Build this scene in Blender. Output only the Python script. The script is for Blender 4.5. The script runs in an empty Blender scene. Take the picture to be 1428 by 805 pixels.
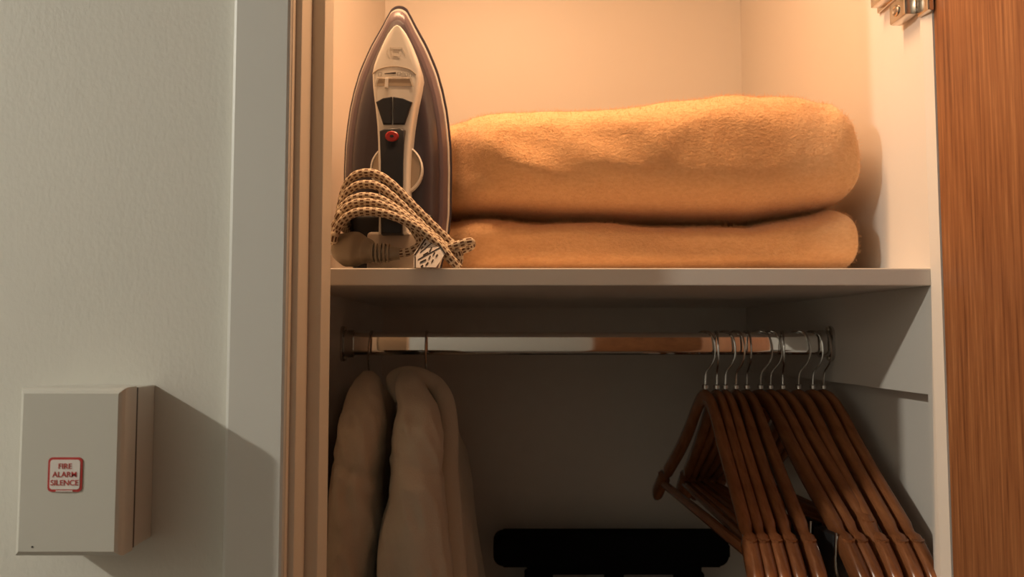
import bpy, bmesh, math, random
from mathutils import Vector, Matrix, noise
R = math.radians
SC = bpy.context.scene
COL = SC.collection
random.seed(4)

# ------------------------------------------------------------------ camera
F, VX, CY = 1100.0, 697.0, 402.5
TH = math.atan(68.0 / F)
cd = bpy.data.cameras.new('camera'); cam = bpy.data.objects.new('camera', cd); COL.objects.link(cam)
cd.sensor_width = 36.0; cd.lens = F / 1428 * 36.0
cd.shift_x = (714 - VX) / 1428.0
cd.clip_start = 0.02
cam.rotation_euler = (R(90) + TH, 0, 0)
cd.dof.use_dof = True; cd.dof.focus_distance = 0.74; cd.dof.aperture_fstop = 8.0
SC.camera = cam
# ------------------------------------------------------------------ world, exposure
w = bpy.data.worlds.new('world'); SC.world = w; w.use_nodes = True
w.node_tree.nodes['Background'].inputs[0].default_value = (1, .9, .75, 1)
w.node_tree.nodes['Background'].inputs[1].default_value = 0.02
SC.view_settings.view_transform = 'Standard'; SC.view_settings.look = 'None'
SC.view_settings.exposure = 0.0; SC.view_settings.gamma = 1.0
SC.view_settings.use_curve_mapping = False
# ------------------------------------------------------------------ lamps
def lamp(name, typ, loc, power, color, **kw):
    d = bpy.data.lights.new(name, typ); d.energy = power; d.color = color
    for k, v in kw.items(): setattr(d, k, v)
    o = bpy.data.objects.new(name, d); COL.objects.link(o); o.location = loc
    return o
# downlight in the hallway ceiling, and the LED strip under the top board of the closet
HALL = (-1.95, -0.15, 0.93)
lamp('hall_lamp', 'POINT', HALL, 88.0, (1.0, .94, .81), shadow_soft_size=0.03)
cl = lamp('closet_lamp', 'AREA', (-0.02, 0.742, 0.788), 7.5, (1.0, .58, .305), shape='RECTANGLE', size=0.42, size_y=0.012)


def P(px, py, Y):
    """world point seen at photo pixel px,py that stands Y metres away"""
    a = TH + math.atan((CY - py) / F)
    Z = Y * math.tan(a)
    zc = Y * math.cos(TH) + Z * math.sin(TH)
    return Vector(((px - VX) / F * zc, Y, Z))

# ------------------------------------------------------------------ materials
def mat(name, color=(.8, .8, .8), rough=.5, metal=0.0, spec=.5, build=None, **kw):
    m = bpy.data.materials.new(name); m.use_nodes = True
    nt = m.node_tree; b = nt.nodes['Principled BSDF']
    b.inputs['Base Color'].default_value = (*color, 1)
    b.inputs['Roughness'].default_value = rough
    b.inputs['Metallic'].default_value = metal
    b.inputs['Specular IOR Level'].default_value = spec
    for k, v in kw.items(): b.inputs[k].default_value = v
    if build: build(nt, b)
    return m
def N(nt, t, **kw):
    n = nt.nodes.new(t)
    for k, v in kw.items():
        if k in n.inputs: n.inputs[k].default_value = v
        else: setattr(n, k, v)
    return n
def coords(nt, kind='Object', scale=(1, 1, 1), rot=(0, 0, 0)):
    tc = N(nt, 'ShaderNodeTexCoord'); mp = N(nt, 'ShaderNodeMapping')
    mp.inputs['Scale'].default_value = scale; mp.inputs['Rotation'].default_value = rot
    nt.links.new(tc.outputs[kind], mp.inputs['Vector'])
    return mp.outputs['Vector']
def ramp(nt, fac, stops):
    r = N(nt, 'ShaderNodeValToRGB'); cr = r.color_ramp
    while len(cr.elements) < len(stops): cr.elements.new(.5)
    for e, (p, c) in zip(cr.elements, stops): e.position = p; e.color = (*c, 1)
    nt.links.new(fac, r.inputs['Fac'])
    return r.outputs['Color']
def bump(nt, b, height, strength, dist):
    bp = N(nt, 'ShaderNodeBump', Strength=strength, Distance=dist)
    nt.links.new(height, bp.inputs['Height']); nt.links.new(bp.outputs['Normal'], b.inputs['Normal'])
    return bp
def noise_tex(nt, vec, scale, detail=4, rough=.5):
    n = N(nt, 'ShaderNodeTexNoise', Scale=scale, Detail=detail, Roughness=rough)
    nt.links.new(vec, n.inputs['Vector'])
    return n.outputs['Fac']

def b_wallpaint(nt, b):
    v = coords(nt, scale=(1, 1, .6))
    bump(nt, b, noise_tex(nt, v, 300, 3, .55), .28, .0010)
    nt.links.new(ramp(nt, noise_tex(nt, coords(nt), 3, 2), [(.3, (.70, .69, .63)), (.7, (.76, .745, .68))]), b.inputs['Base Color'])
def b_paint(nt, b):
    bump(nt, b, noise_tex(nt, coords(nt), 120, 3), .12, .0006)
def b_melamine(nt, b):
    bump(nt, b, noise_tex(nt, coords(nt), 350, 2), .08, .0003)
def b_doorwood(nt, b):
    v = coords(nt, scale=(1, 1, .03))
    n1 = noise_tex(nt, v, 320, 5, .6)
    n2 = noise_tex(nt, coords(nt, scale=(1, 1, .10)), 26, 3, .5)
    mx = N(nt, 'ShaderNodeMix', data_type='FLOAT'); mx.inputs[0].default_value = .30
    nt.links.new(n1, mx.inputs[2]); nt.links.new(n2, mx.inputs[3])
    c = ramp(nt, mx.outputs[0], [(.34, (.12, .042, .015)), (.47, (.225, .088, .033)), (.56, (.27, .112, .043)), (.70, (.40, .19, .08))])
    nt.links.new(c, b.inputs['Base Color'])
    bump(nt, b, n1, .18, .0006)
def b_hangerwood(nt, b):
    v = coords(nt, scale=(1, .06, .3))
    n1 = noise_tex(nt, v, 160, 4, .6)
    oi = N(nt, 'ShaderNodeObjectInfo')
    c = ramp(nt, n1, [(.25, (.17, .057, .021)), (.55, (.26, .095, .036)), (.8, (.34, .14, .055))])
    hs = N(nt, 'ShaderNodeHueSaturation')
    mr = N(nt, 'ShaderNodeMapRange'); mr.inputs['To Min'].default_value = .75; mr.inputs['To Max'].default_value = 1.2
    nt.links.new(oi.outputs['Random'], mr.inputs['Value']); nt.links.new(mr.outputs[0], hs.inputs['Value'])
    nt.links.new(c, hs.inputs['Color']); nt.links.new(hs.outputs[0], b.inputs['Base Color'])
    bump(nt, b, n1, .1, .0004)
def b_blanket(nt, b):
    n1 = noise_tex(nt, coords(nt), 330, 4, .65)
    n2 = noise_tex(nt, coords(nt, scale=(1, 1, 1.8)), 190, 3, .6)
    c = ramp(nt, n2, [(.3, (.84, .485, .235)), (.7, (.93, .575, .295))])
    nt.links.new(c, b.inputs['Base Color'])
    mx = N(nt, 'ShaderNodeMix', data_type='FLOAT'); mx.inputs[0].default_value = .45
    nt.links.new(n1, mx.inputs[2]); nt.links.new(n2, mx.inputs[3])
    bump(nt, b, mx.outputs[0], .6, .0030)
def b_robe(nt, b):
    bump(nt, b, noise_tex(nt, coords(nt), 420, 3, .6), .5, .0015)
def b_cord(nt, b):
    uv = N(nt, 'ShaderNodeUVMap')
    mp = N(nt, 'ShaderNodeMapping'); mp.inputs['Scale'].default_value = (8, 165, 1)
    nt.links.new(uv.outputs['UV'], mp.inputs['Vector'])
    ck = N(nt, 'ShaderNodeTexBrick', Scale=1.0)
    ck.inputs['Color1'].default_value = (.12, .055, .03, 1); ck.inputs['Color2'].default_value = (.17, .085, .045, 1)
    ck.inputs['Mortar'].default_value = (.66, .55, .40, 1); ck.inputs['Mortar Size'].default_value = .23
    ck.inputs['Mortar Smooth'].default_value = .2
    ck.inputs['Brick Width'].default_value = 1.0; ck.inputs['Row Height'].default_value = 1.0
    nt.links.new(mp.outputs['Vector'], ck.inputs['Vector'])
    nt.links.new(ck.outputs['Color'], b.inputs['Base Color'])
    bump(nt, b, ck.outputs['Fac'], .6, .0008)

M = {}
M['wall'] = mat('wall_paint', rough=.6, spec=.3, build=b_wallpaint)
M['paint'] = mat('white_trim_paint', (.70, .70, .66), .45, build=b_paint)
M['jamb'] = mat('cream_jamb_paint', (.76, .70, .60), .45, build=b_paint)
M['melamine'] = mat('white_melamine', (.70, .665, .615), .42, build=b_melamine)
M['ceil'] = mat('ceiling_paint', (.82, .80, .76), .7, build=b_paint)
M['floor'] = mat('floor_carpet', (.09, .07, .055), .9, build=lambda nt, b: bump(nt, b, noise_tex(nt, coords(nt), 300), .6, .003))
M['hallwall'] = mat('hall_paint', (.44, .435, .41), .6, build=b_paint)
M['shade'] = mat('hall_bounce_cut_dark', (.16, .13, .10), .6, build=b_paint)  # unseen hall wall colour, darkened to cut bounce light into the closet
M['door'] = mat('oak_veneer', rough=.42, build=b_doorwood)
M['hanger'] = mat('varnished_hanger_wood', rough=.24, build=b_hangerwood)
M['chrome'] = mat('chrome', (.50, .48, .46), .16, 1.0)
M['rail'] = mat('chrome_rail', (.85, .84, .82), .04, 1.0)
M['nickel'] = mat('nickel', (.72, .66, .58), .25, 1.0)
M['blanket'] = mat('fleece', rough=.95, spec=.1, build=b_blanket, **{'Sheen Weight': .35, 'Sheen Roughness': .5})
M['robe'] = mat('terry', (.62, .575, .48), .95, spec=.1, build=b_robe, **{'Sheen Weight': .2})
M['cord'] = mat('braided_cord', rough=.8, build=b_cord)
M['box'] = mat('alarm_box_plastic', (.62, .61, .55), .4, build=lambda nt, b: bump(nt, b, noise_tex(nt, coords(nt), 500, 2), .05, .0002))
M['red'] = mat('red_print', (.50, .035, .03), .5, build=lambda nt, b: None)
M['label'] = mat('label_card', (.80, .76, .72), .5)
M['screw'] = mat('dark_screw', (.10, .09, .08), .4, .6)
M['black'] = mat('black_plastic', (.012, .012, .013), .45, build=lambda nt, b: bump(nt, b, noise_tex(nt, coords(nt), 600, 2), .05, .0002))
M['stand'] = mat('black_stand_fabric', (.006, .006, .007), .9, spec=.1)
M['iron_white'] = mat('iron_white_plastic', (.88, .86, .80), .22)
M['iron_purple'] = mat('iron_dark_mauve_plastic', (.055, .046, .060), .30)
M['iron_mauve'] = mat('iron_light_mauve_plastic', (.17, .125, .14), .32)
M['iron_black'] = mat('iron_black_plastic', (.018, .018, .022), .38)
M['iron_tan'] = mat('iron_tan_plastic', (.52, .42, .31), .4)
M['iron_grey'] = mat('iron_heel_plastic', (.50, .42, .34), .45)
M['iron_red'] = mat('iron_red_button', (.42, .02, .015), .3)
M['steel'] = mat('soleplate_steel', (.62, .56, .52), .25, 1.0)
M['dark'] = mat('dark_print', (.06, .045, .035), .5)
M['plug'] = mat('beige_plug_rubber', (.34, .285, .21), .5)

# ------------------------------------------------------------------ helpers
def tag(o, label=None, cat=None, group=None, kind=None):
    if label: o['label'] = label
    if cat: o['category'] = cat
    if group: o['group'] = group
    if kind: o['kind'] = kind
    return o
def root_loc(p):
    v = Vector((0, 0, 0))
    while p is not None: v += p.location; p = p.parent
    return v
def empty(name, loc, label, cat, group=None, rz=0):
    o = bpy.data.objects.new(name, None); COL.objects.link(o); o.location = loc
    o.rotation_euler = (0, 0, rz); o.empty_display_size = .03
    return tag(o, label, cat, group)
def obj(name, bm, m, parent=None, smooth=True, local=False, origin=None, angle=35):
    """bm holds world coordinates (or thing coordinates when local)"""
    bmesh.ops.recalc_face_normals(bm, faces=bm.faces)
    me = bpy.data.meshes.new(name)
    off = Vector((0, 0, 0))
    if not local:
        off = root_loc(parent) if parent is not None else (Vector(origin) if origin else Vector((0, 0, 0)))
        bmesh.ops.translate(bm, verts=bm.verts, vec=-off)
    for f in bm.faces: f.smooth = smooth
    bm.to_mesh(me); bm.free()
    if smooth: me.set_sharp_from_angle(angle=R(angle))
    me.materials.append(m)
    o = bpy.data.objects.new(name, me); COL.objects.link(o)
    if parent is not None: o.parent = parent
    elif not local: o.location = off
    return o
def struct(name, bm, m, parent=None, smooth=False):
    o = obj(name, bm, m, parent, smooth)
    if parent is None: o['kind'] = 'structure'
    return o
def box(bm, x0, x1, y0, y1, z0, z1, bev=0.0, seg=2):
    vs = [bm.verts.new((x, y, z)) for x in (x0, x1) for y in (y0, y1) for z in (z0, z1)]
    idx = [(0, 1, 3, 2), (4, 6, 7, 5), (0, 4, 5, 1), (2, 3, 7, 6), (0, 2, 6, 4), (1, 5, 7, 3)]
    fs = [bm.faces.new([vs[i] for i in q]) for q in idx]
    if bev > 0:
        es = list({e for f in fs for e in f.edges})
        bmesh.ops.bevel(bm, geom=es, offset=bev, segments=seg, profile=.5, affect='EDGES')
    return bm
def B(*a, **k): return box(bmesh.new(), *a, **k)
def loft(rings, cap=True, bm=None, closed=True):
    bm = bm or bmesh.new()
    vr = [[bm.verts.new(p) for p in r] for r in rings]
    n = len(vr[0])
    for a, b in zip(vr, vr[1:]):
        for i in range(n if closed else n - 1):
            j = (i + 1) % n
            bm.faces.new((a[i], a[j], b[j], b[i]))
    if cap and closed:
        bm.faces.new(vr[0][::-1]); bm.faces.new(vr[-1])
    return bm
def smooth_path(pts, sub=8):
    pts = [Vector(p) for p in pts]; out = []
    for i in range(len(pts) - 1):
        p0 = pts[max(i - 1, 0)]; p1 = pts[i]; p2 = pts[i + 1]; p3 = pts[min(i + 2, len(pts) - 1)]
        for k in range(sub):
            t = k / sub
            out.append(.5 * ((2 * p1) + (p2 - p0) * t + (2 * p0 - 5 * p1 + 4 * p2 - p3) * t * t + (3 * p1 - p0 - 3 * p2 + p3) * t ** 3))
    out.append(pts[-1])
    return out
def tube(pts, r, n=10, bm=None, sub=8, rad=None, flat=None, uv=False):
    """round tube swept along a smoothed path; rad(t) scales the radius; flat = (a, b) elliptical"""
    bm = bm or bmesh.new()
    P_ = smooth_path(pts, sub) if sub > 1 else [Vector(p) for p in pts]
    T = [(P_[min(i + 1, len(P_) - 1)] - P_[max(i - 1, 0)]).normalized() for i in range(len(P_))]
    up = Vector((0, 0, 1)) if abs(T[0].z) < .9 else Vector((0, 1, 0))
    nrm = (up - T[0] * up.dot(T[0])).normalized()
    rings, L, ls = [], 0, []
    for i, p in enumerate(P_):
        if i: L += (p - P_[i - 1]).length
        ls.append(L)
        nrm = (nrm - T[i] * nrm.dot(T[i])).normalized(); bi = T[i].cross(nrm)
        k = r * (rad(i / (len(P_) - 1)) if rad else 1)
        a, b = flat or (1, 1)
        rings.append([p + nrm * (k * a * math.cos(2 * math.pi * j / n)) + bi * (k * b * math.sin(2 * math.pi * j / n)) for j in range(n)])
    vr = [[bm.verts.new(q) for q in rg] for rg in rings]
    lay = bm.loops.layers.uv.verify() if uv else None
    for i in range(len(vr) - 1):
        for j in range(n):
            k = (j + 1) % n
            f = bm.faces.new((vr[i][j], vr[i][k], vr[i + 1][k], vr[i + 1][j]))
            if uv:
                for lp, (u, v) in zip(f.loops, ((j, i), (j + 1, i), (j + 1, i + 1), (j, i + 1))):
                    lp[lay].uv = (u / n, ls[v])
    bm.faces.new(vr[0][::-1]); bm.faces.new(vr[-1])
    return bm
def prism_px(poly, y0, y1, bm=None, bev=0.0):
    """polygon given in photo pixels at depth y1 (front, nearer), extruded back to y0"""
    front = [P(px, py, y1) for px, py in poly]
    back = [Vector((p.x, y0, p.z)) for p in front]
    bm = bm or bmesh.new()
    vf = [bm.verts.new(p) for p in front]; vb = [bm.verts.new(p) for p in back]
    ff = bm.faces.new(vf); bm.faces.new(vb[::-1])
    for i in range(len(vf)):
        j = (i + 1) % len(vf); bm.faces.new((vf[i], vb[i], vb[j], vf[j]))
    if bev: bmesh.ops.bevel(bm, geom=list(ff.edges), offset=bev, segments=3, profile=.5, affect='EDGES')
    return bm
def disc(c, r, y0, y1, n=40, bev=0.0, bm=None, sx=1.0):
    bm = bm or bmesh.new()
    rr = [(y0, r), (y1 + bev, r), (y1 + bev * .3, r - bev * .7), (y1, r - bev)] if bev else [(y0, r), (y1, r)]
    return loft([[Vector((c[0] + a * sx * math.cos(2 * math.pi * i / n), y, c[1] + a * math.sin(2 * math.pi * i / n))) for i in range(n)] for y, a in rr], bm=bm)
def text(name, body, loc, size, m, parent, rx=90, rz=0, align='CENTER', ry=0, ext=.0002):
    cu = bpy.data.curves.new(name, 'FONT'); cu.body = body; cu.size = size; cu.align_x = align; cu.align_y = 'CENTER'
    cu.extrude = ext; cu.offset = size * .004
    t = bpy.data.objects.new(name, cu)
    me = bpy.data.meshes.new_from_object(t)
    bpy.data.objects.remove(t)
    me.transform(Matrix.Translation(Vector(loc) - root_loc(parent)) @ Matrix.Rotation(R(rz), 4, 'Z') @ Matrix.Rotation(R(rx), 4, 'X') @ Matrix.Rotation(R(ry), 4, 'Z'))
    me.materials.clear(); me.materials.append(m)
    o = bpy.data.objects.new(name, me); COL.objects.link(o); o.parent = parent
    return o

# ------------------------------------------------------------------ setting
FL, CE = -1.40, 0.95
XL, XR, XR2 = -0.200, 0.4195, 0.448
YS, YB = 0.765, 1.343
YW, YC = 0.629, 0.620
ZS = P(697, 374, YS).z; ZSB = P(697, 398.5, YS).z
xc_l = P(317, 402, YC).x; xc_r = P(400, 402, YC).x
struct('floor', B(-2.6, 1.6, -.9, 1.42, FL - .05, FL), M['floor'])
struct('ceiling', B(-2.6, 1.6, -.9, .72, CE, CE + .05), M['hallwall'])
struct('wall_left', B(-2.6, xc_r - .004, YW, .70, FL, CE), M['wall'])
struct('wall_far_left', B(-2.65, -2.6, -.9, .7, FL, CE), M['shade'])
struct('wall_opposite', B(-2.6, 1.6, -.95, -.9, FL, CE), M['hallwall'])
struct('wall_far_right', B(1.6, 1.65, -.9, .9, FL, CE), M['ceil'])
struct('wall_beside', B(.476, 1.6, YS + .012, .84, FL, CE), M['wall'])
struct('wall_above', B(xc_r - .004, 1.6, YS - .08, .80, .82, CE), M['wall'])
# casing and stepped jamb on the left of the opening
struct('trim_1', B(xc_l, xc_r, YC, YW + .002, FL, CE, bev=.0030), M['paint'])
pr = [(400, .620, None), (406.5, None, 'r')]
x1 = xc_r
x2 = P(415, 402, .631).x; x3 = P(448.5, 402, .668).x
bm = bmesh.new()
box(bm, xc_r - .03, x1 + .0007, YC + .003, .632, FL, CE, bev=.0008)
box(bm, xc_r - .03, x2, .632, .667, FL, CE, bev=.0008)
box(bm, xc_r - .03, x3, .667, .703, FL, CE, bev=.0008)
struct('trim_2', bm, M['jamb'])
# closet carcass
struct('wall_closet_left', B(XL - .025, XL, .703, YB, FL, .82), M['melamine'])
struct('wall_back', B(XL - .025, XR2 + .02, YB, YB + .02, FL, .82), M['melamine'])
zst = P(1310, 552, YS).z
struct('wall_right', B(XR2, XR2 + .02, YS + .012, YB, FL, .82), M['melamine'])
struct('trim_3', B(XR, XR2, YS + .006, YB, zst, .82, bev=.0006), M['melamine'])
def stile(bm, x0, za, zb):                                     # front edge of the right side, its inner corner bevelled
    pts = [(x0, YS + .0005), (x0 + .0035, YS - .0115), (x0 + .020, YS - .0115), (x0 + .020, YS + .012), (x0, YS + .012)]
    loft([[Vector((x, y, z)) for x, y in pts] for z in (za, zb)], bm=bm)
bm = bmesh.new()
stile(bm, XR - .0003, FL, .82)
struct('trim_4', bm, M['melamine'])
struct('ceiling_closet', B(XL - .025, XR2 + .02, YS - .075, YB, .80, .82), M['melamine'])
sh = obj('shelf', B(XL, XR, YS, YB, ZSB, ZS, bev=.0012), M['melamine'], smooth=False, origin=(.1, 1.05, ZS))
tag(sh, 'white board shelf across the closet above the hanging rail', 'shelf')
# wooden entrance door on the wall across the hallway (seen mirrored in the rail)
d2 = struct('door_2', B(.34, 1.18, -.90, -.86, FL, .70, bev=.003), M['door'])
# fixtures
t = empty('ceiling_light', (HALL[0], HALL[1], CE), 'round white recessed hallway ceiling light', 'light')
rg = []
for a, z in ((.034, .949), (.060, .949), (.062, .944), (.058, .940), (.036, .943), (.034, .949)):
    rg.append([Vector((HALL[0] + a * math.cos(i * math.pi / 16), HALL[1] + a * math.sin(i * math.pi / 16), z)) for i in range(32)])
obj('ring', loft(rg, cap=False), M['paint'], t)
t = empty('strip_light', (.02, .742, .80), 'slim strip light under the closet top board', 'light')
obj('housing', B(-.24, .20, .732, .752, .791, .80, bev=.002), M['nickel'], t)

# ------------------------------------------------------------------ open closet door with hinge
ang = math.atan2(.035, .46)
HX, HY = XR + .0042, YS - .0125
D1 = bpy.data.objects.new('door_1', None); COL.objects.link(D1); D1.location = (HX, HY, FL); D1['kind'] = 'structure'
D1.rotation_euler = (0, 0, 0)
bm = bmesh.new(); box(bm, 0, .020, -.60, 0, .02, .72 - FL, bev=.0008)
bmesh.ops.rotate(bm, verts=bm.verts, cent=(0, 0, 0), matrix=Matrix.Rotation(ang, 3, 'Z'))
obj('door_panel', bm, M['door'], D1, smooth=False, local=True)
# concealed hinge high on the right side
HG = empty('hinge', P(1270, 6, .80) + Vector((0, 0, 0)), 'nickel concealed hinge joining the wooden door to the closet side', 'hinge')
hz = HG.location.z
def hb(name, x0, x1, y0, y1, z0, z1, bev=.0012, parent=None):
    return obj(name, B(x0, x1, y0, y1, z0, z1, bev=bev), M['nickel'], parent or HG)
zb = P(1250, 17, .845).z
pl = hb('mounting_plate', XR - .0035, XR, .790, .850, zb, zb + .050)
hb('arm', XR - .016, XR - .0035, .795, .838, zb + .001, zb + .018)
zc_ = P(1280, 28, .775).z
hb('knuckle', XR - .016, XR - .002, .768, .800, zc_ + .003, zc_ + .026, bev=.003)
hb('cup_flange', XR - .004, XR + .003, .748, .768, zc_ - .001, zc_ + .040, bev=.002)
for (yy, zz, xx) in ((.783, zc_ + .013, XR - .016), (.820, zb + .011, XR - .016)):
    s_ = bmesh.new()
    n = 20
    loft([[Vector((xx - d, yy + a * math.cos(2 * math.pi * i / n), zz + a * math.sin(2 * math.pi * i / n))) for i in range(n)] for d, a in ((-.001, .0058), (.0012, .0058), (.002, .0045), (.001, .0030), (.0008, .0006))], bm=s_)
    obj('screw', s_, M['chrome'], HG)
bm = bmesh.new()
n = 20
cx_, cz_ = P(1287, 13, .766).x, P(1287, 13, .766).z
loft([[Vector((cx_ + a * math.cos(2 * math.pi * i / n), .768 - d, cz_ + a * math.sin(2 * math.pi * i / n))) for i in range(n)] for d, a in ((-.001, .0055), (.0012, .0055), (.002, .0042), (.0012, .0028), (.001, .0006))], bm=bm)
obj('screw', bm, M['chrome'], HG)

# ------------------------------------------------------------------ fire alarm silence box
YF = .575
a0 = P(29, 545, YF); a1 = P(163, 548, YF); a2 = P(17, 777, YF)
bx0, bx1 = P(21, 660, YF).x, P(170, 660, YF).x
bz0, bz1 = P(90, 778, YF).z, P(90, 541, YF).z
AB = empty('alarm_box', ((bx0 + bx1) / 2, YW, bz0), 'grey plastic wall box with a red fire alarm silence sign', 'alarm box')
obj('back_box', B(bx0 + .001, bx1 - .001, YF + .0228, YW, bz0 + .001, bz1 - .001, bev=.001), M['box'], AB, smooth=False)
obj('seam', B(bx0 + .0012, bx1 - .0008, YF + .0190, YF + .0240, bz0 + .0012, bz1 - .0012), M['dark'], AB, smooth=False)
def rect(x0, x1, z0, z1, y, ins):
    return [Vector((x, y, z)) for x, z in ((x0 + ins, z0 + ins), (x1 - ins, z0 + ins), (x1 - ins, z1 - ins), (x0 + ins, z1 - ins))]
lid = loft([rect(bx0, bx1, bz0, bz1, YF + .0200, 0), rect(bx0, bx1, bz0, bz1, YF + .006, 0), rect(bx0, bx1, bz0, bz1, YF + .0035, .0006), rect(bx0, bx1, bz0, bz1, YF + .0014, .0020), rect(bx0, bx1, bz0, bz1, YF, .0042)])
obj('lid', lid, M['box'], AB, smooth=True, angle=20)
def rrect(x0, x1, z0, z1, r, n=5):
    out = []
    for cx, cz, a0 in ((x1 - r, z1 - r, 0), (x0 + r, z1 - r, 90), (x0 + r, z0 + r, 180), (x1 - r, z0 + r, 270)):
        for k in range(n + 1):
            a = R(a0 + 90 * k / n); out.append((cx + r * math.cos(a), cz + r * math.sin(a)))
    return out
l0, l1 = P(66.5, 686, YF), P(116, 638, YF)
def plate(pts, y0, y1): return loft([[Vector((x, y, z)) for x, z in pts] for y in (y0, y1)])
LB = obj('sign', plate(rrect(l0.x, l1.x, l0.z, l1.z, .003), YF + .0005, YF - .0006), M['red'], AB, smooth=False)
LB['label'] = 'red bordered sign reading FIRE ALARM SILENCE'
obj('sign_face', plate(rrect(l0.x + .0016, l1.x - .0016, l0.z + .0018, l1.z - .0016, .002), YF, YF - .0009), M['label'], LB, smooth=False)
lx = (l0.x + l1.x) / 2
for s, py in (('FIRE', 650.5), ('ALARM', 662), ('SILENCE', 673.5)):
    text('lettering', s, (lx, YF - .0010, P(91, py, YF).z), .0055, M['red'], LB)
obj('fine_print', B(lx - .006, lx + .006, YF - .0011, YF - .0005, P(91, 685.5, YF).z, P(91, 684, YF).z), M['label'], LB, smooth=False)
for px, py in ((45, 763),):
    c = P(px, py, YF); obj('screw', disc((c.x, c.z), .0007, YF + .001, YF - .0003, 10), M['screw'], AB)
c = P(163, 522, YW); 
# ------------------------------------------------------------------ chrome hanging rail
YR = 1.0
zr = P(697, 479.5, YR).z
hh, rr_ = .0143, .0066
def stadium(x, hh=hh, r=rr_, n=10):
    pts = []
    for k in range(n + 1):
        a = math.pi * k / n; pts.append(Vector((x, YR + r * math.cos(a), zr + (hh - r) + r * math.sin(a))))
    for k in range(n + 1):
        a = math.pi + math.pi * k / n; pts.append(Vector((x, YR + r * math.cos(a), zr - (hh - r) + r * math.sin(a))))
    return pts
RL = empty('hanging_rail', ((XL + XR) / 2, YR, zr), 'oval chrome hanging rail below the closet shelf', 'rail')
obj('bar', loft([stadium(XL + .004), stadium(XR - .004)]), M['rail'], RL)
for s, x in ((1, XL), (-1, XR)):
    bm = loft([stadium(x, hh + .008, rr_ + .005), stadium(x + s * .003, hh + .008, rr_ + .005), stadium(x + s * .0045, hh + .006, rr_ + .003)])
    loft([stadium(x + s * .004, hh + .003, rr_ + .0025), stadium(x + s * .016, hh + .003, rr_ + .0025)], bm=bm)
    br = obj('end_bracket', bm, M['chrome'], RL)
    for dz in (hh + .004, -hh - .004):
        sb = bmesh.new()
        loft([[Vector((x + s * d, YR + a * math.cos(i * math.pi / 6), zr + dz + a * math.sin(i * math.pi / 6))) for i in range(12)] for d, a in ((.003, .003), (.0055, .003), (.006, .002))], bm=sb)
        obj('screw', sb, M['nickel'], br)

# ------------------------------------------------------------------ wooden hangers (local: rail contact axis at x=0,y=0; z=0 at rail centre)
ZN = -.0555                                                   # neck height under the rail centre
def arm_mesh(half, bend):
    def prof(s):                                               # drop along one arm, s = 0..1
        k = [(0, 0), (.08, -.003), (.18, -.018), (.32, -.046), (.48, -.074), (.66, -.102), (.80, -.124), (.90, -.142), (1.0, -.166)]
        for (a, x), (b, y) in zip(k, k[1:]):
            if s <= b:
                u = (s - a) / (b - a); return x + (y - x) * u
        return k[-1][1]
    ss = [i / 48 for i in range(-48, 49)]
    pts = []
    for s in ss:
        q = sum(prof(min(1, abs(s) + d)) for d in (-.05, -.025, 0, .025, .05) if abs(s) + d >= 0)
        c = len([d for d in (-.05, -.025, 0, .025, .05) if abs(s) + d >= 0])
        pts.append(Vector((bend * abs(s) ** 2.0, s * half, ZN - .011 + q / c * half / .22)))
    rings = []
    n = 14
    for i, p in enumerate(pts):
        s = abs(ss[i])
        t = (pts[min(i + 1, 96)] - pts[max(i - 1, 0)]).normalized()
        side = Vector((1, 0, 0)); side = (side - t * side.dot(t)).normalized(); up = side.cross(t) * -1
        hw = .0042 + .0021 * min(1, s / .35)                     # half thickness
        hgt = .0108 - .0010 * s
        if s > .80: hw *= 1.22; hgt *= 1.24                       # shoulder step
        if s > .77 and s <= .80: hw *= .80; hgt *= .88             # the notch before it
        if s > .93: e = math.sqrt(max(.02, 1 - ((s - .93) / .07) ** 2)); hw *= e * .95 + .05; hgt *= e * .95 + .05
        rg = []
        for j in range(n):
            a = 2 * math.pi * j / n
            ca, sa = math.cos(a), math.sin(a)
            rg.append(p + side * (hw * math.copysign(abs(ca) ** .75, ca)) + up * (hgt * math.copysign(abs(sa) ** .75, sa)))
        rings.append(rg)
    return loft(rings)
def hook_mesh():
    pts = [(0, 0, ZN - .006), (0, 0, ZN + .008), (0, -.002, ZN + .020), (0, -.011, -.024), (0, -.0150, -.012), (0, -.0140, .003),
           (0, -.0085, .0135), (0, 0, hh + .0016), (0, .0085, .0135), (0, .0140, .003), (0, .0145, -.009)]
    return tube(pts, .00125, 8, sub=6)
def bar_mesh(half, bend):
    y = half * .86; z = ZN - .011 - .125 * half / .22 - .012
    pts = [(bend * .74, -y, z + .016), (bend * .74, -y * .985, z + .004), (bend * .7, -y * .94, z), (bend * .7, 0, z), (bend * .7, y * .94, z), (bend * .74, y * .985, z + .004), (bend * .74, y, z + .016)]
    return tube(pts, .0060, 10, sub=5)
def make_hanger(name, label, group, half, bend, bar=True):
    t = empty(name, (0, 0, 0), label, 'hanger', group)
    obj('shoulder_frame', arm_mesh(half, bend), M['hanger'], t, local=True, angle=50)
    h = obj('hook', hook_mesh(), M['chrome'], t, local=True)
    nb = bmesh.new()
    loft([[Vector((a * math.cos(i * math.pi / 6), a * math.sin(i * math.pi / 6), z)) for i in range(12)] for z, a in ((ZN - .001, .0042), (ZN + .003, .0042), (ZN + .0045, .003))], bm=nb)
    obj('collar', nb, M['chrome'], h, local=True)
    if bar: obj('trouser_bar', bar_mesh(half, bend), M['hanger'], t, local=True)
    return t
def copy_tree(o, parent=None):
    c = o.copy(); COL.objects.link(c)
    if parent is not None: c.parent = parent
    for ch in list(o.children): copy_tree(ch, c)
    return c
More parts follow.
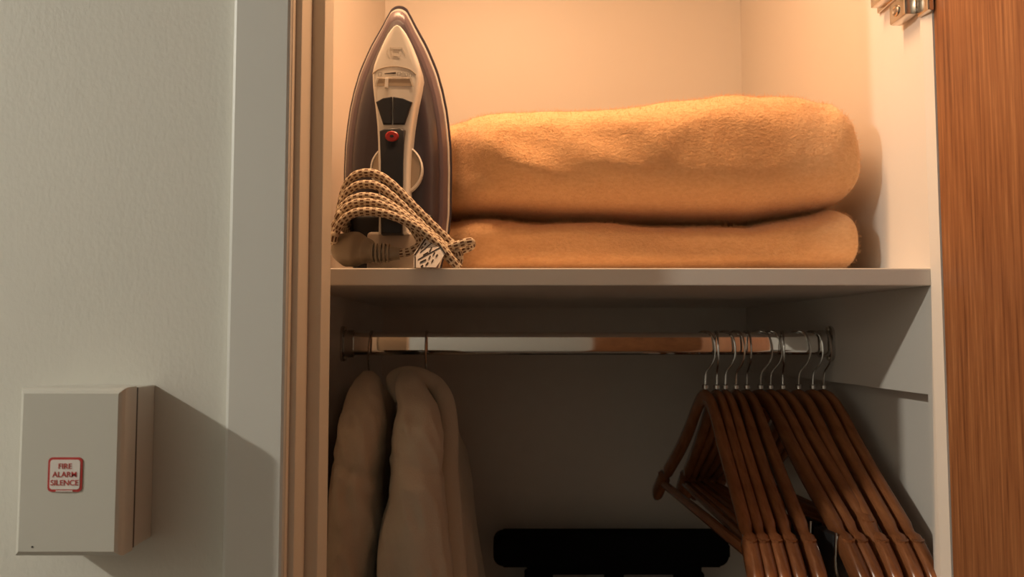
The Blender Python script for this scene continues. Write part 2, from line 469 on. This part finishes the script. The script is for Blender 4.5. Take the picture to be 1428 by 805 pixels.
necks = [(983, 1058), (999, 1078), (1011, 1097), (1026, 1119), (1041, 1148), (1060, 1210), (1074, 1229), (1091, 1236), (1113, 1255), (1133, 1284), (1148, 1308)]
HLAB = ['varnished wooden hanger leftmost of the row of empty hangers', 'varnished wooden hanger second from left in the empty row',
        'varnished wooden hanger third from left in the empty row', 'varnished wooden hanger fourth from left in the empty row',
        'varnished wooden hanger fifth from left, just before the gap with the black clips', 'wooden hanger with two black clips on its trouser bar',
        'wooden hanger swung out over the one with the black clips', 'shorter wooden hanger fourth from right, half hidden among its neighbours',
        'varnished wooden hanger third from right in the empty row', 'varnished wooden hanger second from right in the empty row',
        'varnished wooden hanger rightmost, beside the white closet side']
HALF, BEND = .230, -.005
proto = None
hangers = []
for i, (nx, tx) in enumerate(necks):
    if i == 0:
        h = make_hanger('wooden_hanger', '', 'empty wooden hangers on the rail', HALF, -.016)
    elif i == 7:
        h = make_hanger('wooden_hanger', '', 'empty wooden hangers on the rail', .205, BEND)
    elif proto is None:
        proto = make_hanger('wooden_hanger', '', 'empty wooden hangers on the rail', HALF, BEND); h = proto
    else: h = copy_tree(proto)
    h['label'] = HLAB[i]
    X = P(nx, 500, YR).x; half = {7: .205}.get(i, HALF); Yt = YR - half
    xt = P(tx, 797, Yt).x
    a = math.asin(max(-.6, min(.6, (xt - X - (BEND if i else -.016)) / half)))
    h.location = (X, YR, zr); h.rotation_euler = (0, 0, a)
    for c_ in h.children:
        if c_.name.startswith('hook'): c_.rotation_euler = (0, 0, (.75, -.1, .7, .5, .1, 1.0, .9, -.2, .9, .6, .35)[i] - a)
    hangers.append(h)
ch = hangers[5]
zbar = ZN - .011 - .125 * HALF / .22 - .012
for yy in (-.168, -.118):
    bm = bmesh.new(); box(bm, -.015, .003, yy - .020, yy + .020, zbar - .040, zbar + .018, bev=.003)
    cp = obj('clip', bm, M['black'], ch, local=True); cp['label'] = 'black clip on the trouser bar'
    obj('spring', tube([(-.012, yy - .021, zbar + .020), (-.014, yy - .022, zbar - .014), (-.008, yy - .021, zbar - .034), (-.010, yy - .021, zbar - .060)], .0015, 8), M['chrome'], cp, local=True)

# ------------------------------------------------------------------ bathrobes
def robe(name, label, hook_px, rows, body_px, seed, hlabel, lean=0, collar=None, ys=.835):
    hx = P(hook_px, 520, YR).x
    hg = make_hanger('wooden_hanger', hlabel, None, .10, 0.0, bar=False)
    hg.location = (hx, YR, zr); hg.rotation_euler = (R(0), R(lean), 0)
    zt = P(hook_px, 538, YR).z
    t = empty(name, (hx, YR, zt), label, 'bathrobe', 'bathrobes on hangers')
    # sleeve: rows of (py, left px, right px)
    rows = rows + [(900, rows[-1][1] - 12, rows[-1][2] + 6)]
    ry = [r[0] for r in rows]
    def at(py, k):
        for a, b in zip(rows, rows[1:]):
            if a[0] <= py <= b[0]:
                u = (py - a[0]) / (b[0] - a[0]); u = u * u * (3 - 2 * u) * .5 + u * .5
                return a[k] + (b[k] - a[k]) * u
        return rows[-1][k]
    rings = []
    NN = 64
    for i in range(90):
        py = ry[0] + (ry[-1] - ry[0]) * i / 89
        L, Rr = P(at(py, 1), py, ys), P(at(py, 2), py, ys)
        e = min(1, i / 7) ** .5
        cx, w = (L.x + Rr.x) / 2, (Rr.x - L.x) / 2
        dep = .030 + .026 * min(1, i / 35)
        cy = ys + .075 - .075 * min(1, i / 16) ** .7 if i < 16 else ys
        rg = []
        for j in range(NN):
            a = 2 * math.pi * j / NN
            ca, sa = math.cos(a), math.sin(a)
            v = Vector((cx + w * math.copysign(abs(ca) ** .8, ca), cy + dep * math.copysign(abs(sa) ** .8, sa) * (e * .6 + .4), L.z))
            f = noise.noise(Vector((v.x * 38 + seed, v.y * 30, v.z * 9 + seed))) * .009 + (abs(noise.noise(Vector((v.x * 50 + seed, v.y * 40, v.z * 26 + v.x * 40)))) - .2) * -.012
            f += .0035 * math.sin(v.x * 230 + v.z * 22 + seed) * (0.2 + .8 * i / 89) + .009 * (abs(math.sin(v.x * 75 + v.z * 9 + seed * 2)) - .6) * (i / 89) - .006 * math.exp(-((py - 640 - (v.x - hx) * 500) / 9) ** 2)
            rg.append(v + Vector((ca * .3, sa, 0)) * f * (.3 + .7 * e))
        rings.append(rg)
    obj('sleeve', loft(rings), M['robe'], t, angle=80)
    # body hanging from the shoulders, behind the sleeve
    rings = []
    for i in range(70):
        u = i / 69
        z = zt - .004 - u * .62
        s = min(1, u / .22)
        hy = .050 + .105 * math.sin(s * math.pi / 2) + .02 * u
        py = 538 + u * 420
        xr = body_px(py); hw = max(.012, (P(xr, py, .96).x - hx))
        wl = .014 + .010 * min(1, u * 2.2)
        rg = []
        for j in range(NN):
            a = 2 * math.pi * j / NN; ca, sa = math.cos(a), math.sin(a)
            v = Vector((hx + (hw if ca > 0 else wl) * math.copysign(abs(ca) ** .7, ca), YR + .04 + hy * math.copysign(abs(sa) ** .9, sa), z))
            f = noise.noise(Vector((v.x * 25 + seed * 2, v.y * 34, v.z * 6))) * .014 + .004 * math.sin(v.y * 150 + v.z * 8 + seed)
            rg.append(v + Vector((ca, 0, 0)) * f * min(1, u * 4 + .1))
        rings.append(rg)
    obj('body', loft(rings), M['robe'], t, angle=80)
    if collar:
        pts = [P(px, py, y) for px, py, y in collar]
        c_ = obj('collar', tube(pts, .0105, 14, sub=8, flat=(.75, 1.25)), M['robe'], t, angle=80)
    return t
robe('bathrobe', 'cream terry bathrobe at left, half hidden by the door jamb', 517,
     [(522, 490, 503), (530, 485, 516), (545, 481, 524), (559, 478, 531), (592, 474, 538), (626, 470, 536), (645, 468, 533), (688, 464, 529), (731, 461, 531), (770, 459, 525), (805, 456, 524)],
     lambda py: 533 + min(1, max(0, (py - 538) / 60)) * 8, 3.1, 'wooden hanger inside the left bathrobe by the jamb', lean=3)
robe('bathrobe', 'cream terry bathrobe hanging second from left with its collar edge showing', 595,
     [(521, 551, 565), (527, 546, 578), (540, 545, 588), (555, 550, 600), (568, 554, 607), (590, 552, 614), (611, 549, 619), (635, 545, 620), (650, 549, 619), (688, 547, 621), (740, 533, 627), (805, 523, 634)],
     lambda py: 612 + 38 * min(1, max(0, (py - 545) / 80)) + max(0, py - 625) * .215, 7.7, 'wooden hanger inside the bathrobe second from left',
     collar=[(566, 560, .885), (553, 534, .905), (568, 524, .92), (590, 527, .93), (608, 538, .93), (620, 560, .92), (625, 600, .905), (625, 650, .895), (630, 720, .885), (637, 805, .88), (645, 900, .875)])

# ------------------------------------------------------------------ black folded stand at the closet back
YK = 1.27
k0 = P(688, 786, YK); k1 = P(1012, 742, YK)
ST = empty('folded_stand', ((k0.x + k1.x) / 2, YK, FL), 'black folded stand with a padded crossbar leaning in the closet back', 'stand')
bm = bmesh.new()
pts = rrect(k0.x, k1.x, k0.z, k1.z, .016)
loft([[Vector((x, y, z)) for x, z in pts] for y in (YK + .022, YK - .022)], bm=bm)
bmesh.ops.bevel(bm, geom=[e for e in bm.edges if abs(e.verts[0].co.y - e.verts[1].co.y) < 1e-6], offset=.006, segments=2, affect='EDGES')
obj('crossbar', bm, M['stand'], ST)
pL, pR = P(735, 790, YK), P(976, 790, YK)
zs1, zs0 = P(800, 799, YK).z, P(800, 830, YK).z
bm = bmesh.new()
mid = P(856, 790, YK).x
box(bm, pL.x, pR.x, YK - .014, YK + .014, zs1, k0.z + .012, bev=.003)
box(bm, pL.x - .004, pL.x + .040, YK - .014, YK + .014, zs0, zs1 + .003, bev=.003)
box(bm, mid - .014, mid + .014, YK - .014, YK + .014, zs0, zs1 + .003, bev=.003)
box(bm, pR.x - .040, pR.x + .004, YK - .014, YK + .014, zs0, zs1 + .003, bev=.003)
box(bm, pL.x - .006, pR.x + .006, YK - .014, YK + .014, zs0 - .20, zs0 + .003, bev=.003)
obj('frame_panel', bm, M['stand'], ST)
for x in (pL.x + .02, pR.x - .02):
    obj('leg', tube([(x, YK, zs0 - .19), (x, YK, FL + .012)], .011, 12, sub=2), M['black'], ST)
    obj('rubber_foot', tube([(x, YK, FL + .02), (x, YK, FL)], .014, 12, sub=2), M['black'], ST)

# ------------------------------------------------------------------ folded blankets
def interp(tab, x):
    if x <= tab[0][0]: return tab[0][1]
    for (a, va), (b, vb) in zip(tab, tab[1:]):
        if x <= b:
            u = (x - a) / (b - a); u = u * u * (3 - 2 * u); return va + (vb - va) * u
    return tab[-1][1]
def blanket(name, label, bot, top, front, x0, x1, seed, back=1.22, dents=(), cap=False):
    """bot/top: (px, py) tables at the front; front: (px, Y) table"""
    nu, nv = 230, 130
    rings = []
    for i in range(nu + 1):
        u = -1 + 2 * i / nu
        u_ = math.copysign(1 - (1 - abs(u)) ** 1.6, u)
        x = (x0 + x1) / 2 + (x1 - x0) / 2 * u_
        px = VX + x * F / .85
        e = max(.0, 1 - abs(u_) ** 46) ** .5
        e = .42 + .58 * e
        yf = interp(front, px); yb = back
        zb_, zt_ = bot(px), top(px)
        cy, cz = (yf + yb) / 2, (zb_ + zt_) / 2
        hy, hz_ = (yb - yf) / 2, (zt_ - zb_) / 2
        rg = []
        for j in range(nv):
            a = 2 * math.pi * j / nv
            ca, sa = math.cos(a), math.sin(a)
            yy = math.copysign(abs(ca) ** .42, ca); zz = math.copysign(abs(sa) ** .56, sa)
            y = cy + hy * yy * (1 - (1 - e) * .16)
            zscale = e
            z = cz + hz_ * zz * zscale
            # the top falls a little towards the front edge
            if zz > 0: z -= hz_ * .12 * zz * max(0, -yy) ** 4
            v = Vector((x, y, z))
            nrm = Vector((0, ca, sa))
            d = noise.noise(Vector((x * 9 + seed, y * 9, z * 13))) * .0075 + noise.noise(Vector((x * 26 + seed, y * 22, z * 34))) * .0028
            d += noise.noise(Vector((x * 120, y * 120, z * 160 + seed))) * .0007
            for (dx, dz, ang_, wl, ww, amp) in dents:                # ridges / hollows on the front, given in metres
                ex, ez = x - dx, z - dz
                al = ex * math.cos(ang_) + ez * math.sin(ang_); ac = -ex * math.sin(ang_) + ez * math.cos(ang_)
                d += amp * math.exp(-(al / wl) ** 2 - (ac / ww) ** 2) * max(0, -yy)
            damp = .2 + .8 * min(1, max(0, (sa + .75) / .7))
            v += nrm * d * damp
            if sa < -.3: v.z = max(v.z, zb_ + .0005)
            if cap: v.z = min(v.z, zt_ + .0006)
            rg.append(v)
        rings.append(rg)
    xe = [r[0].x for r in rings]
    o = obj(name, loft(rings), M['blanket'], None, angle=80, origin=((x0 + x1) / 2, 1.03, bot(900)))
    fz = o.modifiers.new('fuzz', 'PARTICLE_SYSTEM').particle_system.settings     # short fleece pile
    fz.type = 'HAIR'; fz.count = 90000; fz.hair_length = .0055; fz.hair_step = 3; fz.render_step = 3
    fz.brownian_factor = .0012; fz.length_random = .6; fz.root_radius = .09; fz.tip_radius = .03; fz.radius_scale = .002
    fz.normal_factor = .0006; fz.factor_random = .0008; fz.use_advanced_hair = True
    tag(o, label, 'blanket', 'folded blankets on the shelf')
    return o
YT = .835
def zt(py, Y): return P(697, py, Y).z
gap = [(560, 283), (640, 286), (800, 296), (900, 297), (1050, 297), (1110, 291), (1150, 287), (1190, 280)]
fr_lo = [(520, .912), (610, .905), (690, .855), (1100, .846), (1200, .852)]
fr_up = [(520, .908), (610, .898), (690, .842), (1100, .830), (1200, .838)]
XE = P(1197, 320, .86).x
blanket('folded_blanket', 'tan fleece blanket folded flat directly on the shelf board', lambda px: ZS + .0002,
        lambda px: zt(interp(gap, px), YT) - .001, fr_lo, -.135, XE - .001, 2.0, cap=True,
        dents=((.05, .118, .10, .10, .010, .005), (.20, .10, -.05, .12, .012, -.003)))
topt = [(560, 156), (640, 156), (740, 155), (850, 150), (960, 140), (1060, 131), (1120, 131), (1170, 140), (1192, 158), (1200, 175)]
blanket('folded_blanket', 'puffier tan fleece blanket folded on top of the other blanket', lambda px: zt(interp(gap, px), YT) + .0015,
        lambda px: zt(interp(topt, px), .905), fr_up, -.14, XE, 11.0,
        dents=[(q.x, q.z, a_, l_, w_, m_) for q, a_, l_, w_, m_ in ((P(705, 218, .84), -.50, .075, .018, .009), (P(700, 258, .84), -.4, .07, .024, -.004),
               (P(850, 225, .84), -.45, .055, .020, .008), (P(800, 188, .84), -.35, .06, .018, -.005), (P(1020, 220, .84), .1, .09, .03, -.003), (P(1192, 215, .84), 1.3, .04, .012, -.004))])

# ------------------------------------------------------------------ steam iron standing on its heel
Y0 = .8700                                                     # back of the soleplate
hwt = [(10, 0.5), (10.5, 4.2), (12, 7.6), (15, 11.5), (25, 17.5), (37, 24), (62, 38.5), (80, 47), (99, 55), (124, 62.5), (149, 68), (174, 71.5), (199, 74), (230, 75), (290, 74.5), (314, 72), (340, 67), (360, 62), (374, 58)]
def hw_at(py):
    for (a, x), (b, y) in zip(hwt, hwt[1:]):
        if py <= b: return x + (y - x) * max(0, (py - a)) / (b - a)
    return hwt[-1][1]
pys = [10, 10.5, 12, 15, 20, 25, 31, 37, 49, 62, 80, 99, 112, 124, 137, 149, 162, 174, 187, 199, 215, 230, 250, 270, 290, 302, 314, 327, 340, 350, 360, 367, 374]
xi = P(556, 200, Y0).x
K = (P(656, 200, Y0).x - P(556, 200, Y0).x) / 100
prof = [(max(.0003, q.x), q.y) for q in smooth_path([Vector((hw_at(p) * K, P(556, p, Y0).z, 0)) for p in pys], 3)]
ztip = prof[0][1]
zbase = ZS + .0005
sc_ = (ztip - zbase) / (ztip - prof[-1][1])
prof = [(w_, ztip - (ztip - z) * sc_) for w_, z in prof]
def outline(kx, ins_top, d, zlow=None):
    """outline shrunk in x by kx, its tip lowered by ins_top, at height d above the soleplate back"""
    zl = zbase if zlow is None else zlow
    f = (ztip - ins_top - zl) / (ztip - zbase)
    pts = [(w_ * kx, zl + (z - zbase) * f) for w_, z in prof]
    L = [Vector((xi - w_, Y0 - d, z)) for w_, z in pts]
    Rr = [Vector((xi + w_, Y0 - d, z)) for w_, z in reversed(pts)]
    return L + Rr
IR = empty('steam_iron', (xi, Y0 - .03, zbase), 'white and dark mauve steam iron standing upright beside the blankets', 'iron')
sp = obj('soleplate', loft([outline(.985, .002, 0), outline(1, 0, .001), outline(1, 0, .004), outline(.99, .001, .005)]), M['iron_purple'], IR)
obj('trim_rim', loft([outline(.962, .006, .0045), outline(.962, .006, .009), outline(.95, .007, .0105), outline(.93, .008, .0105)]), M['iron_white'], IR)
obj('skirt', loft([outline(.935, .009, .009), outline(.925, .011, .016), outline(.86, .018, .0215), outline(.80, .024, .0225)]), M['iron_mauve'], IR)
obj('water_tank', loft([outline(.80, .022, .020), outline(.79, .027, .026), outline(.70, .037, .036), outline(.58, .050, .042), outline(.50, .060, .0425)]), M['iron_purple'], IR)
# nose cover and handle shell
nose = [(33, 0.5), (35, 5), (39, 9), (45, 13.5), (52, 17.5), (60, 21.5), (75, 28), (88, 32.5), (99, 34.5), (115, 33.5), (134, 31), (150, 28.5), (174, 25.5), (200, 23.5), (225, 22.5), (250, 22), (300, 21.5), (326, 22)]
YN = .8000
def ncx(py): return 553.5 - 5.5 * min(1, max(0, (py - 33)) / 200)
def nring(k, y, ctr=.0):
    L, Rr = [], []
    for py, hw in nose:
        q = 150 + (py - 150) * (1 - ctr)
        a = P(ncx(py) - hw * k, q, YN); b = P(ncx(py) + hw * k, q, YN)
        L.append(Vector((a.x, y, a.z))); Rr.append(Vector((b.x, y, b.z)))
    return L + Rr[::-1]
obj('handle_shell', loft([nring(1.02, .842), nring(1.0, .812), nring(.965, .8055, .004), nring(.90, .8018, .010), nring(.78, .8004, .022)]), M['iron_white'], IR, angle=50)
# slider, arc, marks
def ln(pts, r, name, m, y=.7997, parent=None, sub=4):
    return obj(name, tube([P(px, py, y) for px, py in pts], r, 6, sub=sub), m, parent or IR)
YF_ = .8005
sr = obj('slider_recess', prism_px([(525, 120), (528, 110), (571, 110), (575, 120)], .8040, .8000), M['iron_tan'], IR, smooth=False)
ln([(523, 121), (526.5, 109), (549, 108.2), (573, 109), (576.5, 121)], .0003, 'slider_frame', M['iron_tan'], parent=sr, sub=1)
obj('slider_knob', prism_px([(536, 122), (537, 108.5), (541.5, 108.5), (540.5, 122)], .8020, .7965, bev=.0006), M['iron_white'], sr, smooth=False)
ln([(519.5, 103), (527, 97.5), (538, 94), (551, 92.8), (563, 94.5), (573, 98), (580, 104)], .0006, 'nose_seam', M['iron_tan'], y=.8005)
mk = obj('scale_marks', prism_px([(536, 102.2), (552, 100.5), (552, 102.8), (536, 102.8)], .8012, .7998), M['dark'], IR, smooth=False)
for c in ((530, 103.5, 2.2), (556.5, 103, 2.3), (562, 103.2, 1.6), (567, 104, 1.9), (572.5, 105, 1.8)):
    ln([(c[0] - c[2], c[1] + c[2]), (c[0] - c[2], c[1] - c[2]), (c[0] + c[2], c[1] - c[2]), (c[0] + c[2] * .6, c[1] + c[2])], .0002, 'mark', M['dark'], y=.7999, parent=mk, sub=1)
em = ln([(544, 66), (561, 66.5), (558, 79), (546, 78), (544, 66)], .00015, 'embossed_emblem', M['iron_tan'], y=.8001, sub=1)
ln([(548, 69), (557, 69.5), (555, 76), (549, 75.5), (548, 69)], .00013, 'inner_square', M['iron_tan'], y=.8001, parent=em, sub=1)
ln([(541, 68), (539, 73), (544, 79)], .00012, 'inner_square', M['iron_tan'], y=.8001, parent=em, sub=1)
ln([(561, 68), (565, 74), (564, 79)], .00012, 'inner_square', M['iron_tan'], y=.8001, parent=em, sub=1)
for q in ([(549, 38.5), (557, 39.5)], [(545, 45), (557, 46)]):
    ln([q[0], ((q[0][0] + q[1][0]) / 2, q[0][1]), q[1]], .0004, 'nose_mark', M['iron_red'] if q[0][1] < 42 else M['iron_tan'], y=.8018)
# buttons
for poly in ([(524, 142), (534, 136.5), (546.5, 134.5), (546, 173), (534, 173)], [(548, 134.5), (562, 136.5), (575, 142), (564, 173), (548, 173)]):
    obj('button', prism_px(poly, .8050, .7970, bev=.0012), M['iron_black'], IR, smooth=False)
grip = [(529, 182), (536, 179), (546, 178), (557, 179), (565, 181), (563, 200), (562, 225), (561.5, 265), (561, 326), (531, 326), (530.5, 265), (531, 225), (530, 200)]
obj('grip', prism_px(grip, .8100, .7955, bev=.002), M['iron_black'], IR, angle=40)
c = P(546.5, 190, .7952)
lp = obj('thermostat_light', disc((c.x, c.z), .0055, .7975, .7945, 28, bev=.001, sx=1.28), M['iron_red'], IR)
obj('light_mark', disc((c.x, c.z - .0002), .0015, .7950, .7942, 16, sx=1.4), M['iron_black'], lp)
c = P(553, 236, .8180)
dl = obj('dial', disc((c.x, c.z), .0272, .8350, .8170, 60, bev=.0025), M['iron_tan'], IR)
obj('dial_ring', loft([[Vector((c.x + a * math.cos(i * math.pi / 30), y, c.z + a * math.sin(i * math.pi / 30))) for i in range(60)] for a, y in ((.0275, .8330), (.0278, .8180), (.0262, .8162), (.0255, .8175))], cap=False), M['iron_white'], dl)
# heel
hl = [(511, 385), (514, 326), (580, 323), (588, 385)]
zh0 = P(540, 323, .8100).z
obj('heel', B(P(511, 350, .8100).x, P(585, 350, .8100).x, .8100, .8485, zbase, zh0, bev=.004, seg=3), M['iron_grey'], IR)
obj('heel_back', B(P(490, 350, .8200).x, P(604, 350, .8200).x, .8260, .8500, zbase + .0005, P(540, 296, .8200).z, bev=.006, seg=3), M['iron_black'], IR)

# mains cord: several turns of braided cord laid over the heel, each turn goes on behind the iron
RC = .0044
def strand(front, y_start, y_end, back=True):
    n = len(front)
    pts = []
    for i, (px, py) in enumerate(front):
        u = i / (n - 1)
        pts.append(P(px, py, y_start + (y_end - y_start) * u - .010 * math.sin(u * math.pi) ** .7))
    if back:
        a = pts[0]
        pts = [Vector((xi - .012, .8820, a.z - .004)), Vector((xi - .045, .8810, a.z - .006)), Vector((a.x - .002, .8700, a.z - .006)), Vector((a.x - .0035, .8450, a.z - .003))] + pts
    return pts
bm = bmesh.new()
ST_ = [
    ([(477, 285), (482, 262), (494, 246), (512, 241), (531, 246), (552, 262), (578, 289), (606, 317), (630, 340), (646, 355)], .7990, .7900),
    ([(475, 292), (481, 274), (494, 261), (511, 257), (529, 261), (548, 275), (574, 300), (602, 327), (626, 348), (640, 359)], .7960, .7860),
    ([(474, 298), (481, 286), (494, 277), (511, 274), (530, 278), (549, 289), (572, 306), (598, 327), (620, 346), (634, 358)], .7910, .7815),
    ([(472, 306), (479, 294), (492, 285), (510, 282), (532, 286), (553, 296), (576, 311), (600, 331), (620, 350), (632, 364)], .7880, .7780),
    ([(466, 336), (470, 320), (480, 306), (495, 297), (514, 295), (537, 298), (562, 307), (588, 322), (610, 341), (626, 358), (640, 374)], .7830, .7760),
    ([(466, 322), (474, 305), (490, 292), (510, 288), (534, 292), (558, 303), (584, 318), (608, 338), (628, 360)], .7930, .7830),
]
for k, (fr, a, b) in enumerate(ST_): tube(strand(fr, a, b), RC, 12, bm, sub=8, uv=True)
# the loops where the turns meet, right of the heel
tube([P(612, 352, .7860), P(624, 346, .7800), P(640, 341, .7770), P(655, 337, .7780), P(657, 343, .7840), P(645, 349, .7870), P(630, 353, .7860), P(616, 356, .7860)], RC * .95, 12, bm, sub=8, uv=True)
tube([P(618, 330, .7900), P(632, 343, .7840), P(640, 356, .7810), P(639, 366, .7820), P(630, 364, .7860), P(622, 355, .7890)], RC * .95, 12, bm, sub=8, uv=True)
tube([P(548, 354, .7830), P(560, 353, .7810), P(574, 350, .7810), P(586, 340, .7840), P(580, 325, .7890), P(570, 312, .7940)], RC * .95, 12, bm, sub=8, uv=True)
CO = obj('cord', bm, M['cord'], IR, angle=80)
CO['label'] = 'beige and brown braided mains cord'
# plug: rounded head and ribbed strain relief
pc = [P(471, 352, .800), P(481, 349, .796), P(496, 348, .793), P(511, 350, .790), P(522, 352, .786), P(533, 353, .784), P(546, 353.5, .783), P(558, 354, .783)]
pr_ = [.0105, .0172, .0180, .0130, .0085, .0078, .0074, .0060]
n = len(pc)
def prf(t):
    s = t * (n - 1); i = min(int(s), n - 2); u = s - i
    return pr_[i] + (pr_[i + 1] - pr_[i]) * (u * u * (3 - 2 * u))
dz_ = Vector((0, 0, zbase + .0183 - pc[2].z)) if pc[2].z - .0182 < zbase else Vector((0, 0, 0))
pc = [p + dz_ * (1 if i < 4 else .6) for i, p in enumerate(pc)]
PG = obj('plug', tube(pc, 1.0, 24, sub=8, rad=prf), M['plug'], IR, angle=60)
for px in (520, 525.5, 531, 536.5, 542):
    p = P(px, 353, .784) + dz_ * .6
    obj('rib', tube([p + Vector((-.001, 0, 0)), p + Vector((.001, 0, 0))], .0097, 18, sub=2), M['plug'], PG)
for k in (-1, 1):
    p = P(473, 350, .802) + dz_
    obj('pin', tube([p + Vector((.002, .004 + k * .006, 0)), p + Vector((-.011, .008 + k * .006, -.001))], .0022, 12, sub=2), M['chrome'], PG)
# paper tag wrapped on the cord
tg = [(579, 352), (597, 325), (621, 352), (607, 374), (580, 376)]
def tgp(px, py, off=0.0): return P(px, py, .7570 + (378 - py) / 54 * .015 - off)
tp = [tgp(577, 354), tgp(598, 322), tgp(622, 352), tgp(608, 373), tgp(577, 373)]
bm = bmesh.new()
vf = [bm.verts.new(p) for p in tp]; vb = [bm.verts.new(p + Vector((0, .0006, 0))) for p in tp]
bm.faces.new(vf); bm.faces.new(vb[::-1])
for i in range(5): bm.faces.new((vf[i], vb[i], vb[(i + 1) % 5], vf[(i + 1) % 5]))
TG = obj('tag', bm, M['label'], IR, smooth=False); TG['label'] = 'white paper care tag with dark print'
def bar_on(a, b, r): 
    return obj('print_mark', tube([tgp(*a, .0004), tgp((a[0] + b[0]) / 2, (a[1] + b[1]) / 2, .0004), tgp(*b, .0004)], r, 6, sub=2), M['dark'], TG)
bar_on((578, 356), (599, 325), .0008); bar_on((604, 328), (622, 355), .0009); bar_on((586, 352), (607, 335), .00045); bar_on((583, 362), (614, 345), .00045); bar_on((579, 358), (579, 374), .0007)
for a, b in (((587, 347), (590, 344)), ((592, 342), (594, 339)), ((590, 356), (597, 352)), ((599, 351), (602, 345)), ((586, 366), (594, 362)), ((598, 361), (600, 357)), ((604, 356), (606, 352)), ((587, 372), (590, 370)), ((594, 370), (597, 366)), ((602, 366), (604, 362)), ((608, 358), (610, 355))):
    bar_on(a, b, .0007)
